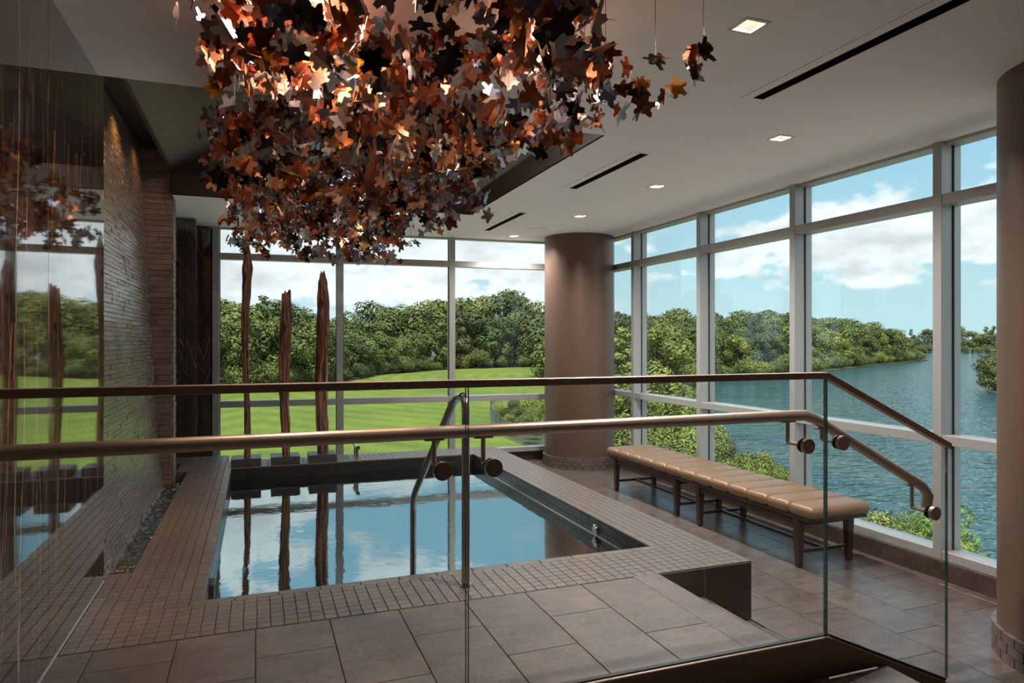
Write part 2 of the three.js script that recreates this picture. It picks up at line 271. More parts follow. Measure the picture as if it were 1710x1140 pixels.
// ceiling with its coffer, slots and lamp openings
const slots = [[-3.04, -1.87], [-5.39, -4.21], [-7.78, -6.58]], SLOTX = 2.57;
const downs = [[3.2, -3.57], [3.2, -5.05], [3.2, -6.53], [3.02, -8.05], [1.94, -2.35], [1.13, -2.72], [.20, -2.72]];
const CF = { x0: -1.40, x1: 2.10, z0: -6.88, z1: -3.92 };
{
  const c = thing('ceiling', 'white plaster ceiling round the dark coffer', 'ceiling', [0, 0, 0], 0, null, 'structure');
  const s = new THREE.Shape([[-1.6, -8.78], [4.40, -8.45], [4.40, 2.7], [-1.6, 2.7]].map((p) => new THREE.Vector2(...p)));
  const hole = (x0, x1, z0, z1) => s.holes.push(new THREE.Path([[x0, z0], [x0, z1], [x1, z1], [x1, z0]].map((p) => new THREE.Vector2(...p))));
  s.holes.push(new THREE.Path([[CF.x0, -7.19], [CF.x0, CF.z1], [CF.x1, CF.z1], [CF.x1, CF.z0], [-.73, CF.z0], [-.73, -7.19]].map((p) => new THREE.Vector2(...p))));
  for (const [a, b] of slots) hole(SLOTX - .036, SLOTX + .036, a, b);
  for (const [x, z] of downs) hole(x - .052, x + .052, z - .052, z + .052);
  const g = new THREE.ExtrudeGeometry(s, { depth: .012, bevelEnabled: false }).rotateX(Math.PI / 2).translate(0, CEIL + .012, 0);
  // rotateX(+90°) sends shape y to +z, extrusion downwards
  part(c, 'plaster', metric(g), M.ceiling);
  const lip = .2, ty = 3.42, X0 = -.73, X1 = CF.x1, Z0 = CF.z0, Z1 = CF.z1, x0 = .1, x1 = 1.45, z0 = -6.0, z1 = -4.75;
  const slab = (pts, t = .02) => { const v = pts.map((p) => V(...p)), n = v[1].clone().sub(v[0]).cross(v[2].clone().sub(v[0])).normalize().multiplyScalar(-t), b = v.map((p) => p.clone().add(n)), P = []; const tri = (a, b2, c2) => P.push(...a.toArray(), ...b2.toArray(), ...c2.toArray()); const q = (a, b2, c2, d) => { tri(a, b2, c2); tri(a, c2, d); }; q(...v); q(b[3], b[2], b[1], b[0]); for (let i = 0; i < 4; i++) { const j = (i + 1) % 4; q(v[j], v[i], b[i], b[j]); } const g2 = new THREE.BufferGeometry(); g2.setAttribute('position', new THREE.Float32BufferAttribute(P, 3)); g2.computeVertexNormals(); return metric(g2); };
  const y0 = CEIL, y1 = CEIL + lip;
  part(c, 'coffer_panel', slab([[X0, y1, Z1], [X0, y1, Z0], [x0, ty, z0], [x0, ty, z1]]), M.bronzePanel);
  part(c, 'coffer_panel', slab([[X0, y1, Z0], [X1, y1, Z0], [x1, ty, z0], [x0, ty, z0]]), M.bronzePanel);
  part(c, 'coffer_panel', slab([[X1, y1, Z0], [X1, y1, Z1], [x1, ty, z1], [x1, ty, z0]]), M.bronzePanel);
  part(c, 'coffer_panel', slab([[X1, y1, Z1], [X0, y1, Z1], [x0, ty, z1], [x1, ty, z1]]), M.bronzePanel);
  part(c, 'coffer_panel', box(x0 - .02, x1 + .02, ty, ty + .02, z0 - .02, z1 + .02), M.bronzePanel);
  part(c, 'coffer_lip', box(X0 - .0, X1 + .02, y0 + .001, y1, Z0 - .03, Z0 + .0), M.bronzePanel);
  part(c, 'coffer_lip', box(X1, X1 + .03, y0 + .001, y1, Z0, Z1), M.bronzePanel);
  part(c, 'coffer_lip', box(CF.x0, X1 + .02, y0 + .001, y1, Z1, Z1 + .03), M.bronzePanel);
  part(c, 'slot_soffit', box(-1.42, X0 + .01, 3.34, 3.37, Z0 - .1, Z1 + .03), M.black);
  part(c, 'slot_lip', box(X0 - .012, X0 + .012, y1 - .01, 3.35, Z0, Z1), M.black);
  struct('roof', box(-1.7, 4.48, 3.62, 3.8, -8.92, 2.9), M.white, 'roof slab over the pool room', 'roof');
  struct('trim_1', box(4.40, 4.48, CEIL + .0, 3.62, -8.45, 2.9), M.alu, 'metal edge band of the roof above the river windows', 'trim');
  { const t2 = struct('trim_2', box(-1.15, 4.95, CEIL, 3.62, -.22, -.132), M.alu, 'metal edge band of the roof above the lawn windows', 'trim'); t2.position.set(-.47, 0, -8.59); t2.rotation.y = -.055; }
}
// water wall, its end wall and the veined stone
{
  const w = thing('wall_water', 'battered wall of thin stone tiles wet with running water', 'wall', [0, 0, 0], 0, null, 'structure');
  const z0 = -6.97, z1 = -4.0, xb = (y) => -.835 - .050 * Math.max(y - .25, 0) - .004 * Math.max(y - 2, 0) + .05 * Math.exp(-Math.max(y - .2, 0) * 7);
  const core = new THREE.Shape(); core.moveTo(-1.42, 0);
  for (let i = 0; i <= 20; i++) { const y = i / 20 * 3.33; core.lineTo(xb(y) - .022, y); } core.lineTo(-1.42, 3.33);
  part(w, 'core', metric(new THREE.ExtrudeGeometry(core, { depth: z1 - z0, bevelEnabled: false }).translate(0, 0, z0)), M.grout);
  const L = [], R = rng(44), rows = 100, h = 3.12 / rows;
  for (let r = 0; r < rows; r++) {
    const y = .2 + (r + .5) * h, tilt = Math.atan2(xb(y + .01) - xb(y - .01), .02); let z = z0 + .002; const q = new THREE.Quaternion().setFromEuler(new THREE.Euler(0, 0, -Math.PI / 2 - tilt));
    z -= R() * .2;
    while (z < z1) { const l = .12 + R() * .20, a = Math.max(z, z0), b = Math.min(z + l, z1); z += l; if (b - a < .02) continue; const out = R() * .004; L.push({ p: [xb(y) - .022 + out * .2, y, (a + b) / 2], s: [h - .0022, .018 + out, b - a - .0022], q: q.clone().multiply(new THREE.Quaternion().setFromEuler(new THREE.Euler((R() - .5) * .05, 0, (R() - .5) * .07))) }); }
  }
  pieces(w, 'stone_tile', L, M.wallTile, { seed: 5, chamfer: .0012 });
  const e = thing('wall_end', 'brown stacked stone end wall beyond the water wall', 'wall', [0, 0, 0], 0, null, 'structure');
  part(e, 'core', box(-1.42, -.745, -.02, 3.34, -7.20, -6.985), M.grout);
  const S = [], Q = new THREE.Quaternion().setFromEuler(new THREE.Euler(Math.PI / 2, 0, 0)), Q2 = new THREE.Quaternion().setFromEuler(new THREE.Euler(0, 0, -Math.PI / 2)), R2 = rng(8);
  for (let r = 0; r < 66; r++) { const y = (r + .5) * .0505; const st = [-1.42, -1.3 + (r % 5) * .11, -.745]; for (let k = 0; k < 2; k++) if (st[k + 1] - st[k] > .02) S.push({ p: [(st[k] + st[k + 1]) / 2, y, -6.985], s: [st[k + 1] - st[k] - .001, .012 + R2() * .008, .0480], q: Q }); S.push({ p: [-.745, y, -7.085], s: [.0465, .012 + R2() * .006, .2], q: Q2 }); }
  pieces(e, 'stone_strip', S, M.strip, { seed: 6, chamfer: .003 });
  const v = thing('wall_veined', 'dark polished stone wall with golden veins mirroring the room', 'wall', [0, 0, 0], 0, null, 'structure');
  for (let k = 0; k < 6; k++) { const zb = -4.06 + k * 1.0 + (k ? 0 : 0), za = zb + 1.0; part(v, 'slab', metric(new RoundedBoxGeometry(.07, CEIL + .05, .9985, 2, .002).translate(-.785, (CEIL + .05) / 2 + .001, (za + zb) / 2), k * .41, k * .77), M.veined); }
  part(v, 'backing', box(-1.42, -.82, 0, CEIL + .15, -4.055, 2.6), M.black);
  struct('baseboard_left', rbox(-.7505, -.7455, DECK, DECK + .006, -4.06, -2.28, .001), M.alu, 'thin metal strip along the foot of the veined stone wall', 'baseboard');
  const pn = thing('wall_panel', 'stepped dark veined stone panels in the corner beside the lawn windows', 'wall', [0, 0, 0], 0, null, 'structure');
  const flip = (g) => { const uv = g.attributes.uv; for (let i = 0; i < uv.count; i++) uv.setX(i, -uv.getX(i)); return g; };
  part(pn, 'slab', box(-1.42, -.742, 0, CEIL, -8.3, -8.12), M.veinedChevron[0]); part(pn, 'slab', flip(box(-.738, -.635, 0, CEIL, -8.3, -8.118)), M.veinedChevron[1]);
  part(pn, 'slab', box(-.80, -.598, 0, CEIL - .02, -8.72, -8.60), M.veinedChevron[0]); part(pn, 'slab', box(-.594, -.515, 0, CEIL - .02, -8.72, -8.60), M.veinedChevron[1]);
  part(pn, 'edge_strip', box(-.633, -.627, 0, CEIL, -8.3, -8.115), M.steel); part(pn, 'backing', box(-1.42, -.5, 0, CEIL, -8.9, -8.73), M.black);
}
// ───────────────────────── windows ─────────────────────────
function curtain(name, label, p, ry, mull, len0, len1, bars, depth, w, sill) {   // local x along the wall, +z into the room, z = 0 the inner face
  const g = thing(name, label, 'window', p, ry, null, 'structure');
  for (const m of mull) part(g, 'mullion', rbox(m - w / 2, m + w / 2, sill, CEIL, -depth - .08, 0, .003), M.alu);
  const cuts = [len0, ...mull, len1];
  for (let i = 0; i + 1 < cuts.length; i++) {
    const a = cuts[i] + (i ? w / 2 : 0), b = cuts[i + 1] - (i + 2 < cuts.length ? w / 2 : 0); if (b - a < .02) continue;
    const ys = [sill, ...bars.flat(), CEIL];
    part(g, 'sill_frame', rbox(a, b, sill, sill + .06, -depth - .06, -.002, .003), M.alu);
    part(g, 'head_frame', rbox(a, b, CEIL - .02, CEIL + .02, -depth - .06, -.03, .003), M.alu);
    for (const [y0, y1] of bars) part(g, 'transom', rbox(a, b, y0, y1, -depth - .06, -.004, .003), M.alu);
    for (let k = 0; k < ys.length; k += 2) {
      const y0 = ys[k] + (k ? 0 : .06), y1 = ys[k + 1] - (k + 2 === ys.length ? .02 : 0);
      part(g, 'pane', box(a, b, y0, y1, -depth - .018, -depth - .008), M.glass);
      for (const s of [a + .004, b - .004]) part(g, 'gasket', box(s - .004, s + .004, y0, y1, -depth - .008, -depth + .002), M.seal);
    }
  }
  return g;
}
curtain('window_1', 'tall lawn side window wall of grey metal bars and clear panes', [-.47, 0, -8.59], -.055, [.01, 1.405, 2.80, 4.2], -.03, 4.75, [[.80, .875], [2.525, 2.60]], .05, .075, .12);
struct('baseboard_back', box(-.6, 4.45, 0, .12, -8.78, -8.46), M.cladding[0], 'low dark curb under the lawn windows', 'baseboard').rotation.set(0, 0, 0);
{
  const zs = []; for (let k = 0; k < 6; k++) zs.push(k * 1.32);
  curtain('window_2', 'long river side window wall of grey metal bars and clear panes', [4.25, 0, -8.565], -Math.PI / 2, zs.map((z) => z + .0), -.3, 6.635, [[.885, .950], [2.478, 2.548]], .105, .063, .12);
  struct('baseboard_right', box(4.22, 4.45, 0, .12, -8.7, 2.6), M.cladding[0], 'low dark curb under the river windows', 'baseboard');
}
// ───────────────────────── columns ─────────────────────────
const column = (x, z, r, label) => {
  const g = thing('column', label, 'column', [x, 0, z]);
  part(g, 'shaft', cyl(r, r, CEIL - .14, 0, .14, 0, 96), M.column);
  part(g, 'base_core', cyl(r + .006, r + .006, .14, 0, 0, 0, 72), M.grout);
  const n = 28, rr = r + .008, seg = 4, mk = (h) => { const P = [], a = Math.PI * 2 / n - .012; for (const [ri, y0, y1] of [[rr + .014, 0, h]]) for (let i = 0; i < seg; i++) { const t0 = -a / 2 + a * i / seg, t1 = -a / 2 + a * (i + 1) / seg, A = [Math.sin(t0) * ri, Math.cos(t0) * ri], B = [Math.sin(t1) * ri, Math.cos(t1) * ri], a2 = [Math.sin(t0) * r, Math.cos(t0) * r], b2 = [Math.sin(t1) * r, Math.cos(t1) * r]; P.push(A[0], y0, A[1], B[0], y0, B[1], B[0], y1, B[1], A[0], y0, A[1], B[0], y1, B[1], A[0], y1, A[1]); P.push(A[0], y1, A[1], B[0], y1, B[1], b2[0], y1, b2[1], A[0], y1, A[1], b2[0], y1, b2[1], a2[0], y1, a2[1]); P.push(A[0], y0, A[1], b2[0], y0, b2[1], B[0], y0, B[1], A[0], y0, A[1], a2[0], y0, a2[1], b2[0], y0, b2[1]); } const t = new THREE.BufferGeometry(); t.setAttribute('position', new THREE.Float32BufferAttribute(P, 3)); t.computeVertexNormals(); return metric(t); };
  const gg = mk(.044);
  for (let row = 0; row < 3; row++) for (let k = 0; k < n; k++) { const m = part(g, 'base_tile', gg, M.mosaic[(k * 7 + row * 3) % 4]); m.position.y = .002 + row * .0475; m.rotation.y = (k + (row % 2) * .5) * Math.PI * 2 / n; }
  return g;
};
column(3.87, -7.925, .445, 'brown round column with tiled foot between lawn and river windows');
column(3.84, -2.075, .445, 'brown round column with tiled foot beside the stair');

// ───────────────────────── pool ─────────────────────────
const PX0 = -.25, PX1 = 2.24, PZ0 = -7.26, PZ1 = -3.60, OX1 = 2.63, OZ0 = -7.69, OZ1 = -3.16, WATER = .205, TX = -.635;
{
  const g = thing('plunge_pool', 'raised plunge pool lined with dark tile and edged with small stone mosaic', 'pool');
  const top = DECK - .008;
  part(g, 'body', join(box(TX, OX1 - .014, 0, top, PZ1, OZ1 - .0), box(TX, PX0, 0, top, OZ0, PZ1), box(PX1, OX1 - .014, 0, top, OZ0, PZ1), box(PX0, PX1, 0, top, OZ0, PZ0), box(PX0, PX1, -1.2, -.95, PZ0, PZ1)), M.grout);
  part(g, 'basin_wall', join(box(PX0 - .01, PX0 + .002, -.95, top - .01, PZ0, PZ1), box(PX1 - .002, PX1 + .01, -.95, top - .01, PZ0, PZ1), box(PX0, PX1, -.95, top - .01, PZ0 - .01, PZ0 + .002), box(PX0, PX1, -.95, top - .01, PZ1 - .002, PZ1 + .01)), M.poolGrout);
  part(g, 'seat_ledge', join(box(PX0, PX1, -.95, -.06, PZ1 - .36, PZ1), box(1.89, PX1, -.95, -.06, PZ0, PZ1)), M.poolTile[1]);
  const pale = std({ color: lin(.75, .77, .75), roughness: .4 });
  part(g, 'ledge_stripe', box(PX0, 1.89, -.06, -.045, PZ1 - .36, PZ1 - .31), pale); part(g, 'ledge_stripe', box(1.84, 1.89, -.06, -.045, PZ0, PZ1 - .31), pale);
  // top mosaic, with one row of longer edge pieces round the water
  const L = [], E = [], t = .0575, j = .0035, edge = .058;
  const zone = (x0, x1, z0, z1) => { const nx = Math.max(1, Math.round((x1 - x0) / t)), nz = Math.max(1, Math.round((z1 - z0) / t)), sx = (x1 - x0) / nx, sz = (z1 - z0) / nz; for (let i = 0; i < nx; i++) for (let k = 0; k < nz; k++) L.push({ p: [x0 + (i + .5) * sx, top, z0 + (k + .5) * sz], s: [sx - j, .008, sz - j] }); };
  zone(TX, OX1, PZ1 + edge, OZ1 - .004); zone(TX, PX0 - edge, OZ0, PZ1 + edge); zone(PX1 + edge, OX1, OZ0, PZ1 + edge); zone(PX0 - edge, PX1 + edge, OZ0, PZ0 - edge); 
  const run = (x0, x1, z0, z1, alongX) => { const len = alongX ? x1 - x0 : z1 - z0, n = Math.round(len / .2); for (let i = 0; i < n; i++) alongX ? E.push({ p: [x0 + (i + .5) * len / n, top - .004, (z0 + z1) / 2], s: [len / n - .003, .012, z1 - z0 - .002] }) : E.push({ p: [(x0 + x1) / 2, top - .004, z0 + (i + .5) * len / n], s: [x1 - x0 - .002, .012, len / n - .003] }); };
  run(PX0 - edge, PX1 + edge, PZ1 - .004, PZ1 + edge, true); run(PX0 - edge, PX1 + edge, PZ0 - edge, PZ0 + .004, true); run(PX0 - edge, PX0 + .004, PZ0, PZ1, false); run(PX1 - .004, PX1 + edge, PZ0, PZ1, false);
    pieces(g, 'edge_tile', E, M.edge, { seed: 22, chamfer: .003 });
  { const dk = scene.getObjectByName('floor_deck'), keep = L.splice(0); zone(-.745, TX, -4.165, OZ1 - .004); zone(-.74, TX, OZ0, -7.21); zone(-1.10, -.3, -8.10, OZ0); const side = L.splice(0); L.push(...keep);
    part(dk, 'mosaic_bed', join(box(-.745, TX - .001, 0, top, -4.17, OZ1), box(-.74, TX - .001, 0, top, OZ0, -7.20), box(-1.12, -.3, 0, top, -8.11, OZ0 - .001)), M.grout); pieces(dk, 'mosaic_tile', side, M.mosaic, { seed: 27, chamfer: .0012 }); }
  pieces(g, 'mosaic_tile', L, M.mosaic, { seed: 21, chamfer: .0012 });
  // inner wall tiles above and just below the water
  const W = [], qz = new THREE.Quaternion().setFromEuler(new THREE.Euler(Math.PI / 2, 0, 0)), qx = new THREE.Quaternion().setFromEuler(new THREE.Euler(0, 0, Math.PI / 2)), qx2 = new THREE.Quaternion().setFromEuler(new THREE.Euler(0, 0, -Math.PI / 2));
  for (let r = 0; r < 2; r++) {
    const y = top - .036 - r * .062;
    for (let i = 0; i < 56; i++) W.push({ p: [PX0 + (i + .5) * (PX1 - PX0) / 56, y, PZ0], s: [(PX1 - PX0) / 56 - .003, .006, .059], q: qz });
    for (let i = 0; i < 82; i++) W.push({ p: [PX1, y, PZ0 + (i + .5) * (PZ1 - PZ0) / 82], s: [.059, .006, (PZ1 - PZ0) / 82 - .003], q: qx });
    for (let i = 0; i < 82; i++) W.push({ p: [PX0, y, PZ0 + (i + .5) * (PZ1 - PZ0) / 82], s: [.059, .006, (PZ1 - PZ0) / 82 - .003], q: qx2 });
  }
  pieces(g, 'wall_tile', W, M.poolTile, { seed: 23, chamfer: .001 });
  part(g, 'waterline_strip', box(PX1 - .009, PX1 - .002, WATER - .002, WATER + .006, PZ0, PZ1), M.steel);
  // stone cladding on the outer faces
  const C = [], n2 = 7; for (let i = 0; i < n2; i++) { const len = (OZ1 - OZ0) / n2; C.push({ p: [OX1 - .014, top / 2, OZ0 + (i + .5) * len], s: [top - .002, .012, len - .003], q: qx2 }); }
  for (const [a, b] of [[2.0, 2.31], [2.31, 2.624]]) C.push({ p: [(a + b) / 2, top / 2, OZ1 - .012 + .0], s: [b - a - .003, .012, top - .002], q: qz });
  pieces(g, 'cladding_slab', C, M.cladding, { seed: 24, chamfer: .0015 });
  const jet = part(g, 'jet_fitting', join(new THREE.CylinderGeometry(.038, .038, .012, 32).rotateZ(Math.PI / 2), new THREE.CylinderGeometry(.026, .030, .012, 32).rotateZ(Math.PI / 2).translate(-.010, 0, 0)), M.steel); jet.position.set(PX1 - .012, WATER + .045, -4.30); jet.userData.label = 'round steel fitting in the dark tile wall';
  const sk = part(g, 'skimmer', rbox(PX0 + .004, PX0 + .03, WATER - .03, WATER + .07, -4.08, -3.96, .004), M.seal); sk.userData.label = 'small black outlet in the pool wall';
  tag(part(scene, 'pool_water', box(PX0, PX1, WATER - .002, WATER, PZ0, PZ1), M.poolWater), 'still pool water mirroring the windows and the wooden posts', 'water', null, 'stuff');
  const wp = new THREE.PlaneGeometry(.235, 2.95, 40, 300).rotateX(-Math.PI / 2); { const p = wp.attributes.position; for (let i = 0; i < p.count; i++) { const x = p.getX(i), z = p.getZ(i); p.setY(i, .030 * (fbm(x * 10 + 9, z * 30 + 40, 3) - .5) + .014 * (vnoise(x * 24 + 5, z * 70 + 60) - .5)); } wp.computeVertexNormals(); }
  tag(part(scene, 'trough_water', metric(wp), M.troughWater), 'rippled water in the trough under the water wall', 'water', null, 'stuff').position.set(-.735, .235, -5.62);
  tag(part(scene, 'trough_bed', box(-.86, TX, .0, .03, -7.2, -4.17), M.poolGrout), 'dark bed of the trough under the water wall', 'trough', null, 'structure');
}
// bent steel grab rail from the deck into the water
{
  const g = thing('pool_handrail', 'bent steel handrail from the mosaic deck into the pool', 'handrail', [.992, DECK, -3.345]);
  part(g, 'rail', tube([[0, 0, 0], [0, .98, 0], [0, .93, -.22], [0, .185, -1.26], [0, -.55, -1.26]], .021, 18, false, .10), M.steel);
  part(g, 'flange', cyl(.034, .030, .014, 0, 0, 0, 28), M.steel);
  const h = thing('grab_bar', 'short steel grab bar on the rear pool edge', 'grab bar', [.99, DECK, -7.45]);
  part(h, 'bar', tube([[0, .12, -.17], [0, .12, .12]], .022, 16), M.steel);
  for (const z of [-.12, .06]) part(h, 'post', cyl(.013, .013, .11, 0, 0, z, 12), M.steel);
}
// driftwood posts on stone blocks
[['dark stone block under the pointed wooden post', -.112], ['dark stone block under the short split wooden post', .262], ['dark stone block under the thick wooden post', .63]].forEach(([label, x]) => {
  tag(part(scene, 'stone_block', rbox(x - .14, x + .14, DECK, DECK + .078, -7.555, -7.272, .006), M.basalt), label, 'block', 'stone blocks on the rear pool edge');
});
function driftwood(label, x, h, prof, jag, seed) {
  const nr = 90, ns = 30, P = [], U = [], I = [], R = rng(seed), ph = R() * 10;
  for (let i = 0; i <= nr; i++) {
    const t = i / nr; const k = prof.findIndex((p) => p[0] >= t), a = prof[Math.max(k - 1, 0)], b = prof[Math.max(k, 0)], f = b[0] > a[0] ? (t - a[0]) / (b[0] - a[0]) : 0, r0 = lerp(a[1], b[1], sstep(f, 0, 1));
    for (let s = 0; s <= ns; s++) {
      const th = (s % ns) / ns * Math.PI * 2, ca = Math.cos(th), sa = Math.sin(th);
      const gro = 1 - .42 * Math.pow(1 - Math.abs(2 * vnoise(ca * 2.1 + ph + t * .7, sa * 2.1 + 5 + t * .5) - 1), 5), lump = 1 + .22 * (fbm(ca * 1.4 + t * 7 + ph, sa * 1.4 + 9, 3) - .5) + .16 * (vnoise(ca * 3 + 40, sa * 3 + t * 22 + ph) - .5), r = r0 * gro * lump;
      const top = t > .93 ? jag * (vnoise(ca * 1.6 + ph, sa * 1.6 + 3) - .55) * sstep(t, .93, 1) : 0, wob = .012 * Math.sin(t * 7 + ph);
      P.push(ca * r + wob, t * h + top, sa * r * .8); U.push(s / ns * 1.0, t * h / 1.4 + ph);
    }
  }
  for (let i = 0; i < nr; i++) for (let s = 0; s < ns; s++) { const a = i * (ns + 1) + s, b = a + ns + 1; I.push(a, b, a + 1, a + 1, b, b + 1); }
  const c = P.length / 3; P.push(0, h - .03, 0); U.push(.5, .5); for (let s = 0; s < ns; s++) I.push(nr * (ns + 1) + s, c, nr * (ns + 1) + s + 1);
  const g = new THREE.BufferGeometry(); g.setAttribute('position', new THREE.Float32BufferAttribute(P, 3)); g.setAttribute('uv', new THREE.Float32BufferAttribute(U, 2)); g.setIndex(I); g.computeVertexNormals();
  const m = tag(part(scene, 'wooden_post', g, M.drift), label, 'post', 'weathered wooden posts by the lawn window'); m.position.set(x, DECK + .075, -7.41); return m;
}
driftwood('slender pointed driftwood post, tallest of the three', -.112, 2.21, [[0, .034], [.12, .034], [.30, .030], [.44, .038], [.47, .052], [.5, .036], [.62, .042], [.8, .044], [.86, .054], [.92, .036], [.97, .018], [1, .006]], .02, 3);
driftwood('short split driftwood post with a jagged top', .262, 1.67, [[0, .045], [.25, .05], [.33, .046], [.42, .056], [.47, .05], [.6, .064], [.8, .062], [.92, .052], [1, .044]], .09, 8);
driftwood('thick furrowed driftwood post, stoutest of the three', .63, 1.90, [[0, .062], [.2, .070], [.5, .066], [.7, .070], [.85, .062], [.93, .050], [1, .026]], .12, 15);

// ───────────────────────── glass railing ─────────────────────────
{
  const Z = -2.24, g = thing('glass_railing', 'glass railing with bronze top bar and round handrail beside the stair', 'railing', [0, 0, Z]);
  const sheet = (pts) => { const s = new THREE.Shape(pts.map((p) => new THREE.Vector2(...p))); return metric(new THREE.ExtrudeGeometry(s, { depth: .012, bevelEnabled: false }).translate(0, 0, -.006)); };
  const TOP = 1.418, B = .335, K = 2.245, EX = 2.958, EY = 1.085, J = .669;
  part(g, 'glass_panel', sheet([[-.742, B], [J - .005, B], [J - .005, TOP], [-.742, TOP]]), M.railGlass);
  part(g, 'glass_panel', sheet([[J + .005, B], [K - .005, B], [K - .005, TOP], [J + .005, TOP]]), M.railGlass);
  part(g, 'glass_panel', sheet([[K + .005, B - .01], [EX, .03], [EX, EY], [K + .005, TOP - .003]]), M.railGlass);
  for (const x of [J - .0045, J + .0045, K - .0045, K + .0045]) part(g, 'glass_edge', box(x - .0007, x + .0007, B, TOP, -.0065, .0065), M.glassEdge);
  part(g, 'glass_edge', box(EX - .001, EX + .0015, .03, EY, -.0065, .0065), M.glassEdge);
  const bar = new THREE.Shape([[-.745, TOP - .003], [-.745, TOP + .020], [K + .003, TOP + .020], [EX + .012, EY + .018], [EX + .012, EY - .006], [K - .003, TOP - .003]].map((p) => new THREE.Vector2(...p)));
  part(g, 'top_rail', metric(new THREE.ExtrudeGeometry(bar, { depth: .032, bevelEnabled: true, bevelSize: .002, bevelThickness: .002, bevelSegments: 1 }).translate(0, 0, -.016)), M.bronze);
  const HZ = -.098, HY = 1.250;
  part(g, 'handrail', tube([[-.742, HY, HZ], [2.25, HY, HZ], [2.90, .905, HZ], [2.972, .865, HZ], [2.955, .785, HZ]], .0235, 24, false, .035), M.bronze);
  for (const [x, y, top] of [[.578, 1.136, HY], [.759, 1.136, HY], [2.134, 1.136, HY], [2.322, 1.140, 1.212], [2.862, .795, .925]]) {
    const b = part(g, 'bracket', tube([[x, top - .022, HZ], [x, y, HZ], [x, y, -.012]], .0085, 14, false, .006), M.bronze);
    part(b, 'disc', join(new THREE.CylinderGeometry(.031, .031, .018, 40).rotateX(Math.PI / 2).translate(x, y, .016)), M.brushed).userData.label = 'brushed round glass clamp';
    part(b, 'collar', new THREE.CylinderGeometry(.029, .029, .008, 36).rotateX(Math.PI / 2).translate(x, y, -.011), M.seal);
    part(b, 'saddle', rbox(x - .035, x + .035, top - .027, top - .021, HZ - .012, HZ + .012, .002), M.bronze);
  }
  const fs = new THREE.Shape([[-.745, NEAR], [-.745, .325], [K + .01, .325], [EX - .02, .018], [EX - .02, .004], [2.552, .004], [2.552, NEAR]].map((p) => new THREE.Vector2(...p)));
  part(g, 'base_fascia', metric(new THREE.ExtrudeGeometry(fs, { depth: .04, bevelEnabled: true, bevelSize: .002, bevelThickness: .002, bevelSegments: 1 }).translate(0, 0, -.012)), M.fascia);
  const sl = new THREE.Shape([[-.745, .327], [-.745, .338], [K + .01, .338], [EX - .01, .032], [EX - .02, .02], [K + .01, .327]].map((p) => new THREE.Vector2(...p)));
  part(g, 'base_seal', metric(new THREE.ExtrudeGeometry(sl, { depth: .02, bevelEnabled: false }).translate(0, 0, -.010)), M.seal);
  const tr = new THREE.Shape([[-.745, .326], [-.745, .334], [K, .334], [K, .326]].map((p) => new THREE.Vector2(...p)));
  part(g, 'base_trim', metric(new THREE.ExtrudeGeometry(tr, { depth: .012, bevelEnabled: false }).translate(0, 0, .013)), M.bronze);
}
// ───────────────────────── bench ─────────────────────────
{
  const g = thing('upholstered_bench', 'long bronze leather bench with channelled cushion on dark wooden legs', 'bench', [3.75, 0, -5.04]);
  const n = 13, z0 = -1.445, z1 = 1.445, l = (z1 - z0) / n;
  const pad = new RoundedBoxGeometry(.54, .082, l + .002, 5, .036); { const p = pad.attributes.position; for (let i = 0; i < p.count; i++) { const x = p.getX(i) / .27, z = p.getZ(i) / (l / 2), y = p.getY(i); if (y > 0) p.setY(i, y + .020 * (1 - z * z) * (1 - .5 * x * x)); } }
  const pg = metric(pad); pg.computeVertexNormals(); const padGeo = toCreasedNormals(mergeVertices(pg, 1e-4), 1.1);
  for (let i = 0; i < n; i++) part(g, 'cushion_panel', padGeo, M.leather).position.set(0, .402, z0 + (i + .5) * l);
  part(g, 'seat_board', rbox(-.255, .255, .340, .362, -1.42, 1.42, .004), M.darkWood);
  for (const [a, b] of [[-1.29, -.19], [.15, 1.285]]) {
    const leg = (x, z, s) => { const L = new THREE.BufferGeometry(), q = new THREE.BoxGeometry(.058, .335, .052).toNonIndexed(), p = q.attributes.position; for (let i = 0; i < p.count; i++) if (p.getY(i) < 0) { p.setX(i, p.getX(i) * .62); p.setZ(i, p.getZ(i) * .66); } q.computeVertexNormals(); return metric(q.translate(x, .1725, z)); };
    for (const x of [-.225, .225]) for (const z of [a, b]) { const lg = part(g, 'leg', leg(x, z), M.darkWood); part(lg, 'foot_glide', cyl(.011, .011, .006, x, 0, z, 10), M.seal); }
    part(g, 'apron', rbox(-.24, -.212, .288, .342, a, b, .003), M.darkWood); part(g, 'apron', rbox(.212, .24, .288, .342, a, b, .003), M.darkWood);
    part(g, 'apron', rbox(-.225, .225, .288, .342, a - .012, a + .012, .003), M.darkWood); part(g, 'apron', rbox(-.225, .225, .288, .342, b - .012, b + .012, .003), M.darkWood);
    for (const z of [a, b]) part(g, 'stretcher', rbox(-.222, .222, .098, .122, z - .011, z + .011, .003), M.darkWood);
    part(g, 'stretcher', rbox(-.014, .014, .099, .121, a, b, .003), M.darkWood);
  }
}
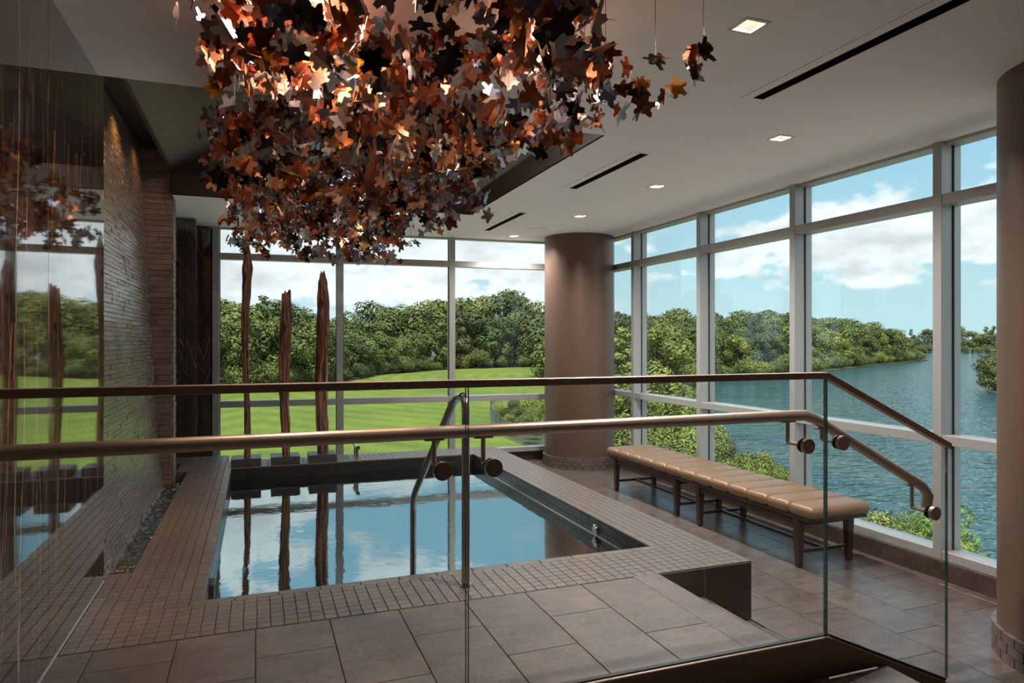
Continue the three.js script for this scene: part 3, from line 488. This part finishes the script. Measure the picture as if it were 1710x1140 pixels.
// ───────────────────────── ceiling fittings ─────────────────────────
slots.forEach(([a, b], i) => {
  const g = thing('slot_diffuser', ['long black ceiling air slot above the stair', 'black ceiling air slot above the bench side of the pool', 'black ceiling air slot near the lawn windows'][i], 'air vent', [SLOTX, CEIL, (a + b) / 2], 0, 'ceiling air slots');
  const h = (b - a) / 2;
  part(g, 'channel', join(box(-.0358, -.032, .0005, .12, -h, h), box(.032, .0358, .0005, .12, -h, h), box(-.0358, .0358, .12, .13, -h, h), box(-.0358, .0358, .0005, .13, -h, -h + .003), box(-.0358, .0358, .0005, .13, h - .003, h)), M.black);
  part(g, 'vane', box(-.004, .004, .025, .1, -h, h), M.black);
  part(g, 'reveal_line', join(box(-.102, -.099, -.0006, .0005, -h - .02, h + .02), box(-.102, -.02, -.0006, .0005, h + .018, h + .021)), M.seal);
});
downs.forEach(([x, z], i) => {
  const g = thing('recessed_downlight', ['square recessed ceiling lamp over the near end of the bench', 'square recessed ceiling lamp over the middle of the bench', 'square recessed ceiling lamp between bench and round column', 'square recessed ceiling lamp before the round corner column', 'square recessed ceiling lamp beside the leaf sculpture and the long air slot', 'square recessed ceiling lamp above the window side of the copper leaves', 'square recessed ceiling lamp above the wall side of the copper leaves'][i], 'lamp', [x, CEIL, z], 0, 'recessed ceiling lamps');
  const r = .052, t = .064;
  part(g, 'trim', join(box(-t, t, -.003, .0, -t, -r + .004), box(-t, t, -.003, .0, r - .004, t), box(-t, -r + .004, -.003, 0, -r, r), box(r - .004, t, -.003, 0, -r, r)), M.white);
  part(g, 'housing', join(box(-r, -r + .003, 0, .09, -r, r), box(r - .003, r, 0, .09, -r, r), box(-r, r, 0, .09, -r, -r + .003), box(-r, r, 0, .09, r - .003, r), box(-r, r, .09, .094, -r, r)), M.white);
  part(g, 'lamp', box(-.034, .034, .076, .084, -.034, .034), M.glow);
  const L = new THREE.SpotLight(i > 4 ? lin(1, .80, .60) : LAMP.color, LAMP.down, 0, 1.3, .9, 2); L.name = 'lamp_light'; L.shadow.radius = 2; L.position.set(0, -.006, 0); L.target.position.set(0, -2, 0); g.add(L, L.target);
});
{
  const s = thing('ceiling_speaker', 'round white ceiling speaker near the corner column', 'speaker', [3.10, CEIL, -7.5]);
  part(s, 'ring', new THREE.TorusGeometry(.115, .006, 8, 48).rotateX(Math.PI / 2), M.white); part(s, 'grille', cyl(.112, .112, .004, 0, -.004, 0, 48), M.ceiling);
  // small lamps in the slot above the water wall
  [-4.3, -4.95, -5.7, -6.55].forEach((z, i) => {
    const g = thing('wall_grazer', `warm lamp in the dark slot above the water wall, ${['first', 'second', 'third', 'last'][i]} from the veined stone`, 'lamp', [-.80, 3.30, z], 0, 'lamps above the water wall');
    part(g, 'can', new THREE.CylinderGeometry(.024, .024, .07, 20, 1, true).translate(0, .005, 0), M.black); part(g, 'bulb', cyl(.018, .018, .006, 0, .012, 0, 20), M.glow);
    const L = new THREE.SpotLight(lin(1, .46, .13), [3.6, 2.4, .9, .4][i], 0, 1.0, .9, 2); L.name = 'grazer_light'; L.position.set(0, -.034, 0); L.target.position.set(-.18, -.5, 0); g.add(L, L.target);
  });
  // four small lamps in the coffer, over the leaves
  [[.55, -4.95], [1.0, -4.95], [.55, -5.75], [1.0, -5.75]].forEach(([x, z]) => {
    const g = thing('coffer_lamp', 'small round lamp set in the dark coffer above the leaves', 'lamp', [x, 3.42, z], 0, 'coffer lamps');
    part(g, 'ring', new THREE.TorusGeometry(.034, .005, 8, 28).rotateX(Math.PI / 2), M.black); part(g, 'bulb', cyl(.03, .03, .006, 0, -.006, 0, 24), M.glow);
    const L = new THREE.RectAreaLight(LAMP.color, 780, .05, .05); L.name = 'coffer_light'; L.position.set(0, -.009, 0); L.rotation.x = -Math.PI / 2; g.add(L);
  });
}
// ───────────────────────── hanging leaf sculpture ─────────────────────────
{
  const g = thing('leaf_sculpture', 'hanging canopy of copper, bronze and silver metal leaves under the ceiling', 'sculpture');
  const R = rng(2024);
  const leafGeo = (seed) => {   // five rounded lobes, folded along the midrib
    const r = rng(seed), lobes = [[0, 1, .48], [1.16, .95, .46], [-1.16, .95, .46], [2.25, .82, .46], [-2.25, .82, .46]].map(([a, l, w]) => [a + (r() - .5) * .16, l * (.9 + r() * .2), w]), n = 48, P = [], N = [], c = [0, 0, 0], bend = .25 + r() * .5, cup = (r() - .5) * .5;
    const pt = (i) => { const th = (i / n) * Math.PI * 2; let q = .54; for (const [a, l, w] of lobes) { let d = th - a; d = Math.atan2(Math.sin(d), Math.cos(d)); q = Math.max(q, l * Math.exp(-Math.pow(Math.abs(d) / w, 3.3) * .9)); } q *= .5 * (1 + .075 * Math.sin(th * 19 + seed)); const x = Math.sin(th) * q, y = Math.cos(th) * q; return [x, y, -bend * Math.abs(x) * .5 + cup * y * y]; };
    for (let i = 0; i < n; i++) P.push(...c, ...pt((i + 1) % n), ...pt(i));
    const b = new THREE.BufferGeometry(); b.setAttribute('position', new THREE.Float32BufferAttribute(P, 3)); b.computeVertexNormals(); return metric(b);
  };
  const geos = [1, 2, 3, 4, 5].map(leafGeo);
  const tints = [[.625, .237, .119, 20], [.450, .156, .075, 20], [.725, .325, .188, 10], [.275, .206, .188, 20], [.044, .035, .037, 26], [.450, .419, .438, 14], [.200, .250, .388, 7], [.875, .450, .112, 6], [.750, .725, .700, 5], [.250, .075, .044, 14]];
  const total = tints.reduce((s, t) => s + t[3], 0), pick = () => { let k = R() * total; for (const t of tints) { k -= t[3]; if (k < 0) return t; } return tints[0]; };
  const leafMat = new Map(tints.map((t) => [t, std({ color: lin(t[0], t[1], t[2]), metalness: .82, roughness: .30 })]));
  const anyMat = std({ color: lin(1, 1, 1), metalness: .82, roughness: .30 });
  const xr = [[-1.0, .58], [-1.5, .72], [-2.0, 1.06], [-2.5, 1.28], [-3.0, 1.24], [-3.8, 1.36], [-4.6, 1.22], [-5.4, 1.12], [-6.1, 1.16], [-6.75, 1.22]], xl = (z) => -.17 + .05 * Math.sin(z * 4), right = (z) => { for (let i = 0; i + 1 < xr.length; i++) if (z <= xr[i][0] && z >= xr[i + 1][0]) return lerp(xr[i][1], xr[i + 1][1], (z - xr[i][0]) / (xr[i + 1][0] - xr[i][0])); return 1.2; };
  const leaves = [], hung = [];
  const put = (x, y, z, s) => leaves.push({ x, y, z, s: s ?? .084 + R() * .038, t: pick() });
  for (let s = 0; s < 250; s++) {
    let z = -1.05 - R() * 5.65, x, a = R() * 6.28; x = lerp(xl(z), right(z), R()); if (z > -2.7 && R() < (x < .75 ? .62 : .2)) continue; const lay = R(); let y = lerp(2.38, 2.78, lay) + .05 * Math.sin(z * 2.3 + x * 3);
    hung.push([x, y, z]);
    for (let k = 0; k < 17; k++) {
      put(x + (R() - .5) * .05, y + (R() - .5) * .07, z + (R() - .5) * .05);
      a += (R() - .5) * 1.3; x += Math.cos(a) * .062; z += Math.sin(a) * .062; y += (R() - .5) * .06; y = clamp(y, 2.33, 2.80);
      if (z < -6.7 || z > -.9) a = -a; if (x < xl(z) || x > right(z)) a = Math.PI - a;
      z = clamp(z, -6.8, -.85); x = clamp(x, xl(z) - .05, right(z) + .01);
    }
  }
  for (let s = 0; s < 9; s++) { let x = .95 + R() * .3, z = -2.05 - R() * .7, y = 2.42 + R() * .26; hung.push([x, y, z]); for (let k = 0; k < 6; k++) { put(x, y, z); x += (R() - .45) * .09; z += (R() - .5) * .09; y += (R() - .5) * .07; } }
  // loose tail at the window side and trailing strands at the far end
  for (const [x, y, z] of [[1.05, 2.52, -2.2], [1.12, 2.54, -2.15], [1.18, 2.56, -2.2], [1.24, 2.53, -2.12], [1.30, 2.555, -2.06], [1.22, 2.47, -2.14], [1.16, 2.44, -2.2], [1.26, 2.46, -2.1], [1.10, 2.45, -2.3], [1.42, 2.555, -1.95], [1.39, 2.555, -1.99], [1.40, 2.49, -1.98], [1.36, 2.45, -2.02], [1.33, 2.42, -2.06], [1.28, 2.40, -2.10], [1.22, 2.39, -2.16], [1.16, 2.385, -2.24], [1.10, 2.39, -2.32], [1.30, 2.50, -2.16], [1.08, 2.36, -2.45], [1.05, 2.33, -2.50]]) { put(x, y, z, .085 + R() * .03); put(x + (R() - .5) * .04, y + (R() - .5) * .04, z + (R() - .5) * .04, .07 + R() * .03); }
  hung.push([1.42, 2.56, -1.95], [1.30, 2.56, -2.06], [1.18, 2.57, -2.2], [1.06, 2.53, -2.2]);
  for (let s = 0; s < 26; s++) { let x = -.12 + R() * 1.35, z = -6.2 - R() * .6, y = 2.40; for (let k = 0; k < 7; k++) { put(x, y, z, .070 + R() * .03); x += (R() - .3) * .07; z += (R() - .5) * .05; y -= R() * .018; } }
  const qd = new THREE.Quaternion(), eu = new THREE.Euler(), up = V(0, 0, 0), mt = new THREE.Matrix4(), cc = new THREE.Color();
  for (const l of leaves) { const p = V(l.x, l.y, l.z).applyMatrix4(camInv), d = -p.z; l.rank = (Math.abs(p.x / d) < .74 && Math.abs(p.y / d) < .5) ? l.s / d : 0; }
  leaves.sort((a, b) => b.rank - a.rank);
  const turn = () => qd.setFromEuler(eu.set((R() - .5) * 2.6 + Math.PI / 2 * .5, R() * 6.283, R() * 6.283)).clone();
  // the largest 300 in view are parts of their own; every other leaf belongs to one mass
  for (const l of leaves.slice(0, 300)) { const m = part(g, 'leaf', geos[Math.floor(R() * 5)], leafMat.get(l.t)); m.position.set(l.x, l.y, l.z); m.quaternion.copy(turn()); m.scale.setScalar(l.s); }
  const rest = leaves.slice(300), im = new THREE.InstancedMesh(geos[0], anyMat, rest.length); im.name = 'leaf_mass'; im.userData.kind = 'stuff';
  rest.forEach((l, i) => { im.setMatrixAt(i, mt.compose(V(l.x, l.y, l.z), turn(), V(l.s * (.9 + R() * .2), l.s, l.s))); im.setColorAt(i, cc.setRGB(l.t[0], l.t[1], l.t[2])); });
  g.add(im);
  const wire = std({ color: lin(.12, .11, .11), metalness: .6, roughness: .4 });
  hung.slice(0).filter((h, i) => i % 2 === 0 || i > 140).forEach(([x, y, z]) => {
    const inCoffer = z < CF.z1 && z > CF.z0, sx = clamp((x + .73) / .83, 0, 1), sx2 = clamp((CF.x1 - x) / .65, 0, 1), sz = clamp((z - CF.z0) / .88, 0, 1), sz2 = clamp((CF.z1 - z) / .83, 0, 1), topY = inCoffer ? 3.10 + .32 * Math.min(sx, sx2, sz, sz2) : CEIL;
    const c = part(g, 'cable', cyl(.0011, .0011, topY - y, x, y, z, 5), wire); part(c, 'anchor', cyl(.006, .006, .022, x, topY - .022, z, 8), wire);
  });
}
// ───────────────────────── outdoors ─────────────────────────
const LAWN_Y = -4.43, RIVER_Y = -5.93;
const flat = (pts, y, depth) => { const s = new THREE.Shape(pts.map((p) => new THREE.Vector2(p[0], p[1]))); return metric(new THREE.ExtrudeGeometry(s, { depth, bevelEnabled: false }).rotateX(Math.PI / 2).translate(0, y, 0)); };
struct('river', flat([[5, 120], [900, 120], [900, -900], [-400, -900], [-400, -300], [5, -60]], RIVER_Y, .2), M.river, 'wide blue green river rippling past the windows', 'river');
struct('ground_bank', flat([[6, 40], [17, 30], [19.5, -5], [22.8, -20], [26.4, -27.4], [27.5, -31.3], [29.4, -37], [41, -55], [57.7, -80], [68.8, -96], [79, -106.7], [117.5, -122], [170.5, -154], [246, -194], [262, -215], [250, -260], [150, -330], [-150, -330], [-150, 40]], RIVER_Y + .35, .8), M.earth, 'dark wooded ground of the river bank', 'ground');
struct('ground_shore', flat([[330, -370], [372, -326], [399, -312], [449, -293], [520, -262], [700, -300], [600, -500]], RIVER_Y + .2, .5), M.earth, 'wooded ground of the distant river shore', 'ground');
struct('ground_point', flat([[98, -66], [101, -70], [150, -90], [200, -60], [150, -20]], RIVER_Y + .12, .5), M.earth, 'wooded point of the opposite river bank', 'ground');
const lawnEdge = [[-40, -58, 12], [-7.5, -77, 12], [-4.4, -84.6, 12.4], [1.3, -90.7, 13], [10.6, -100, 12.4], [21, -122.5, 10], [34, -137, 11.5], [40, -143.7, 16], [63.7, -150, 19], [84, -153, 14]];
struct('lawn', flat([[-60, 36], [-60, -50], ...lawnEdge, [82, -120], [52, -82], [38, -62], [23, -60.4], [20, -57], [17.6, -51.8], [15.6, -44.5], [14.4, -38], [14.7, -34], [13, -20], [12, 36]], LAWN_Y, 1.3), M.lawn, 'wide mown lawn with curved mowing stripes', 'lawn');

struct('ground_forest', flat([...lawnEdge, [110, -175], [100, -230], [-120, -230], [-120, -58]], LAWN_Y - .03, 1.2), M.earth, 'dark forest floor behind the lawn', 'ground');
struct('terrace_lawn', flat([[-14, -9.15], [4.8, -9.15], [4.8, -17], [-14, -17]], -1.6, .25), M.pave, 'pale paved terrace a storey below the lawn windows', 'terrace');
struct('terrace_river', flat([[4.8, 30], [9.3, 30], [9.3, -9.15], [4.8, -9.15]], -1.6, .25), M.pave, 'pale paved terrace a storey below the river windows', 'terrace');
// trees: a few crowns, each made once, then placed with their own size, turn and tint
const TREE = { R: [], O: [], T: [], S: [] };
function crown(seed, blobs, count, size, long = 1) {
  const r = rng(seed), P = [], N = [], C = [], wsum = blobs.reduce((s, b) => s + b[3] * b[3], 0), v = V(0, 0, 0), n = V(0, 0, 0), a = V(0, 0, 0), b2 = V(0, 0, 0), cl = blobs.map(() => .72 + r() * .5);
  for (let i = 0; i < count; i++) {
    let k = r() * wsum, bi = 0; for (; bi < blobs.length - 1; bi++) { k -= blobs[bi][3] ** 2; if (k < 0) break; }
    const [bx, by, bz, br, sq = 1] = blobs[bi]; do n.set(r() * 2 - 1, r() * 2 - 1, r() * 2 - 1); while (n.lengthSq() > 1 || n.lengthSq() < .05); n.normalize();
    const rr = br * (.62 + .42 * Math.sqrt(r())) * (.85 + .3 * vnoise(n.x * 2.5 + bi * 7, n.y * 2.5 + n.z * 2.1 + 50));
    v.set(bx + n.x * rr, by + n.y * rr * sq, bz + n.z * rr);
    const s = size * (.6 + r() * .8); a.set(r() - .5, r() - .5, r() - .5).cross(n).normalize(); b2.copy(n).cross(a).normalize().addScaledVector(n, (r() - .5) * 1.2).normalize(); a.addScaledVector(n, (r() - .5) * 1.1).normalize();
    const q = [v.clone().addScaledVector(a, -s * long), v.clone().addScaledVector(b2, -s * .5), v.clone().addScaledVector(a, s * long), v.clone().addScaledVector(b2, s * .5)];
    for (const j of [0, 1, 2, 0, 2, 3]) P.push(q[j].x, q[j].y, q[j].z);
    const nn = [n.x + (r() - .5) * .9, n.y + (r() - .5) * .9 + .15, n.z + (r() - .5) * .9], ln = Math.hypot(...nn), col = cl[bi] * (.75 + r() * .5), warm = .92 + r() * .22;
    for (let j = 0; j < 6; j++) { N.push(nn[0] / ln, nn[1] / ln, nn[2] / ln); C.push(col * warm, col, col * .9); }
  }
  const g = new THREE.BufferGeometry(); g.setAttribute('position', new THREE.Float32BufferAttribute(P, 3)); g.setAttribute('normal', new THREE.Float32BufferAttribute(N, 3)); g.setAttribute('color', new THREE.Float32BufferAttribute(C, 3)); return g;
}
{
  const mk = (seed, n, fn) => { const r = rng(seed), b = []; for (let i = 0; i < n; i++) b.push(fn(i / (n - 1), r)); return b; };
  for (let k = 0; k < 3; k++) {   // heights of 1 unit, scaled when placed
    TREE.R.push(crown(100 + k, mk(k + 1, 17, (t, r) => { const y = .26 + .62 * t, w = .30 * Math.sin(Math.PI * (.22 + .70 * t)) + .03, a = r() * 6.28; return [Math.cos(a) * w * r() ** .5, y + (r() - .5) * .06, Math.sin(a) * w * r() ** .5, .11 + r() * .07, .85]; }), 4200, .021));
    TREE.O.push(crown(110 + k, mk(k + 21, 15, (t, r) => { const y = .2 + .66 * t, w = .19 * Math.sin(Math.PI * (.2 + .74 * t)) + .02, a = r() * 6.28; return [Math.cos(a) * w, y, Math.sin(a) * w, .09 + r() * .06, 1.1]; }), 3600, .0195));
  }
  for (let k = 0; k < 2; k++) {
    TREE.T.push(crown(120 + k, mk(k + 41, 16, (t, r) => { const y = .2 + .76 * t, w = .17 * (1 - t) + .015, a = r() * 6.28; return [Math.cos(a) * w, y, Math.sin(a) * w, .03 + .085 * (1 - t) + r() * .02, .8]; }), 3400, .018));
    TREE.S.push(crown(130 + k, mk(k + 61, 13, (t, r) => { const a = r() * 6.28, w = .42 * r() ** .5; return [Math.cos(a) * w, .22 + r() * .42 * (1 - w), Math.sin(a) * w, .2 + r() * .12, .95]; }), 3600, .029));
  }
}
const crownMats = [[.105, .140, .036], [.080, .112, .032], [.130, .155, .040], [.062, .092, .036], [.100, .122, .030]].map((c) => std({ color: lin(...c), vertexColors: true, roughness: .8 }));
const brightMats = [[.17, .215, .040], [.14, .19, .038], [.20, .23, .06]].map((c) => std({ color: lin(...c), vertexColors: true, roughness: .75 }));
M.bark = std({ color: lin(.09, .07, .055), roughness: .95 });
const trunkGeo = join(new THREE.CylinderGeometry(.012, .028, .5, 7).translate(0, .25, 0), new THREE.CylinderGeometry(.005, .013, .34, 5).translate(0, .17, 0).rotateZ(.5).translate(0, .34, 0), new THREE.CylinderGeometry(.005, .013, .34, 5).translate(0, .17, 0).rotateZ(-.45).rotateY(.8).translate(0, .36, 0));
const TR = rng(606);
function tree(kind, x, y, z, h, label, group, { bright = false, wide = 1 } = {}) {
  const list = TREE[kind], s = wide * (.9 + TR() * .25), mi = Math.floor(TR() * (bright ? 3 : 5)), tint = bright ? ['bright green', 'fresh green', 'pale green'][mi] : ['mid green', 'deep green', 'yellowish green', 'dark green', 'olive green'][mi], size = kind === 'S' ? (h > 4 ? 'large ' : '') : h > 14 ? 'tall ' : h < 10 ? 'low ' : '';
  const g = thing(kind === 'S' ? 'shrub' : 'tree', `${size}${tint} ${label}`, kind === 'S' ? 'shrub' : 'tree', [x, y, z], TR() * 6.28, group);
  g.scale.set(h * s, h, h * s);
  part(g, 'crown', list[Math.floor(TR() * list.length)], (bright ? brightMats : crownMats)[mi]);
  if (kind !== 'S') part(g, 'trunk', trunkGeo, M.bark);
  return g;
}
const along = (pts, step, fn) => { for (let i = 0; i + 1 < pts.length; i++) { const [x0, z0, h0] = pts[i], [x1, z1, h1] = pts[i + 1], L = Math.hypot(x1 - x0, z1 - z0), n = Math.max(1, Math.round(L / step)); for (let k = 0; k < n; k++) { const t = (k + .2 + TR() * .6) / n; fn(lerp(x0, x1, t), lerp(z0, z1, t), lerp(h0, h1, t), (z1 - z0) / L, -(x1 - x0) / L); } } };
{
  const kinds = 'RRROOTR', pick = () => kinds[Math.floor(TR() * kinds.length)], words = { R: 'round leafy tree', O: 'slender oval tree', T: 'pointed conifer' };
  const far = (x, z, h, y, where, group, opt) => { const k = pick(); tree(k, x, y, z, h, `${words[k]} ${where}`, group, opt); };
  [[4, .76, 4.2], [11, 1.0, 5.0], [19, 1.02, 6.0]].forEach(([off, k, step], row) => along(lawnEdge, step, (x, z, h, nx, nz) => far(x + nx * off + (TR() - .5) * 2, z + nz * off + (TR() - .5) * 3, h * k * (.84 + TR() * .24), LAWN_Y - .1, ['in the front rank of trees behind the lawn', 'in the second rank of trees behind the lawn', 'in the rearmost rank of trees behind the lawn'][row], 'trees behind the lawn', { wide: 1.15 })));
  along(lawnEdge, 3.4, (x, z, h, nx, nz) => tree('S', x + nx * (1 + TR() * 1.5), LAWN_Y - .1, z + nz * (1 + TR() * 1.5), (2.2 + TR() * 2.6) * h / 13, 'leafy shrub along the lawn edge below the trees', 'shrubs along the lawn edge'));
  const bank = [[54, -80, 12], [68.8, -99, 12.5], [79, -109, 12.5], [98, -116, 13], [117.5, -125, 13.5], [143, -141, 14.5], [170.5, -157, 15], [208, -177, 14.5], [246, -197, 11]];
  [[3, .80, 5.4], [10, 1.0, 6.4], [19, 1.08, 7.6]].forEach(([off, k, step], row) => along(bank, step, (x, z, h, nx, nz) => far(x + nx * off + (TR() - .5) * 3, z + nz * off + (TR() - .5) * 3, h * k * (.84 + TR() * .22), LAWN_Y - 1, ['at the water edge of the wooded river bank', 'in the middle rank on the wooded river bank', 'highest up the wooded river bank'][row], 'trees on the river bank', { wide: 1.25, bright: row === 0 && TR() < .3 })));
  along(bank, 5.5, (x, z, h, nx, nz) => tree('S', x - nx * .6, RIVER_Y + .2, z - nz * .6, 3 + TR() * 2.6, 'shrub overhanging the river at the wooded bank', 'shrubs at the river edge', { bright: TR() < .35 }));
  along([[352, -352, 5], [399, -314, 5], [520, -264, 5]], 6.5, (x, z, h) => tree('S', x, RIVER_Y, z, 5 + TR() * 3, 'shrub along the distant shore across the river', 'shrubs on the distant shore', { wide: 1.3 }));
  along([[352, -352, 17], [372, -330, 17], [399, -316, 16.5], [449, -297, 16], [520, -266, 16]], 9, (x, z, h, nx, nz) => far(x + nx * 5, z + nz * 5, h * (.85 + TR() * .25), RIVER_Y + .4, 'on the distant shore across the river', 'trees on the distant shore', { wide: 1.4 }));
  for (const [x, z, h] of [[103.5, -70.6, 5.4], [107.5, -73, 6.2], [113, -75.5, 7]]) tree('R', x, RIVER_Y - .6, z, h + .6, 'round tree on the wooded point across the river', 'trees on the opposite point', { wide: 1.2 });
  // leafy bank just below the river windows and behind the lawn fence
  for (const [x, z, y, k] of [[26, -45.8, 2.6, 'T'], [23.5, -40.3, -1.2, 'R'], [24.1, -38, -.1, 'R'], [27, -41, -.9, 'R'], [22.7, -34.2, -1.7, 'R']]) tree(k, x, LAWN_Y - .8, z, y - LAWN_Y + .9, k === 'T' ? 'tall narrow conifer on the near river bank' : 'leafy young tree on the near river bank', 'young trees on the near river bank', { bright: true, wide: 1.25 });
  for (const [x, z, y] of [[21.7, -38.9, -2.8], [20.1, -33, -2.4], [21.7, -31.4, -2.0], [21.6, -30.4, -2.7], [24, -32.7, -2.8], [19, -29.2, -3.0], [19.2, -28, -3.3], [17, -28.9, -3.1], [23.9, -31.7, -3.3], [25.4, -34.6, -3.0]]) tree('S', x, LAWN_Y - .9, z, y - LAWN_Y + 1.1, 'dense shrub on the near river bank', 'shrubs on the near river bank', { bright: TR() < .6 });
  for (const [x, z, y] of [[21.9, -28.1, -3.7], [22, -27, -3.2], [21.8, -26, -3.6], [19.8, -24.7, -3.7], [18.8, -16.5, -3.25], [18.0, -17.2, -3.6], [23.4, -26.2, -3.9], [24.6, -28.6, -3.6], [20.6, -22.6, -4.1]]) tree('S', x, RIVER_Y, z, y - RIVER_Y, 'loose shrub at the river edge below the bench', 'pale shrubs below the bench', { bright: true, wide: .62 });
  for (const [x, z, y] of [[23.4, -55.3, -2.9], [19.6, -48.2, -3.0], [19.5, -51.4, -3.5], [17, -40.6, -3.0], [17.4, -43.7, -3.1], [17.6, -47.9, -3.6], [16.6, -37.6, -3.4], [18.5, -41.1, -2.4], [21.3, -45.4, -2.0], [20.5, -50, -2.4], [18.3, -45.6, -2.9], [18.6, -53.6, -3.3], [21, -55.8, -3.1], [16.3, -35.4, -3.5], [16, -33.2, -3.5], [19, -37, -2.6]]) tree('S', x, LAWN_Y - .1, z, y - LAWN_Y + .1, 'leafy shrub behind the curved lawn fence', 'shrubs behind the lawn fence', { bright: TR() < .5, wide: .9 });
  // small pine close below the window, built of needle tufts
  const r = rng(9), bl = []; for (let i = 0; i < 34; i++) { const t = r(), a = r() * 6.28, w = (1 - t) * .75 + .18; bl.push([Math.cos(a) * w * (.5 + r() * .5), .7 + t * 1.75, Math.sin(a) * w * (.5 + r() * .5), .15 + r() * .11, .9]); }
  const pineGeo = crown(555, bl, 11000, .013, 4);
  [[15.05, -11.5, 1.46, 'small dense pine just below the river window by the stair'], [13.75, -10.9, 1.36, 'shorter pine leaning beside the small dense pine']].forEach(([x, z, s, label], i) => {
    const g = thing('pine', label, 'tree', [x, -5.9, z], i * 2); g.scale.set(s * 1.3, s, s * 1.3); part(g, 'needles', pineGeo, std({ color: i ? lin(.20, .29, .06) : lin(.15, .24, .055), vertexColors: true, roughness: .7 })); part(g, 'trunk', cyl(.06, .03, 2.2, 0, 0, 0, 8), M.bark);
  });
  // fence along the lawn
  const f = thing('metal_fence', 'low grey metal fence curving along the lawn', 'fence');
  const fm = std({ color: lin(.16, .18, .16), roughness: .5, metalness: .3 }), curve = new THREE.CatmullRomCurve3([[15.4, -30], [14.8, -34], [14.3, -38], [15.4, -44.5], [17.4, -51.8], [19.9, -57.3], [24, -61.2]].map(([x, z]) => V(x, LAWN_Y, z)));
  const pts = curve.getSpacedPoints(60), post = cyl(.026, .026, 1.15, 0, 0, 0, 6), pick2 = cyl(.008, .008, 1.0, 0, .08, 0, 5);
  pts.forEach((p, i) => { if (i % 4 === 0) part(f, 'post', post, fm).position.copy(p); });
  curve.getSpacedPoints(200).forEach((p) => part(f, 'picket', pick2, fm).position.copy(p));
  for (const y of [.1, 1.08]) part(f, 'rail', new THREE.TubeGeometry(new THREE.CatmullRomCurve3(pts.map((p) => p.clone().setY(LAWN_Y + y))), 120, .022, 5), fm);
}
scene.traverse((o) => { if (o.isMesh) { o.castShadow = true; o.receiveShadow = true; } if (o.isSpotLight || o.isPointLight) o.castShadow = true; });
renderer.render(scene, camera);
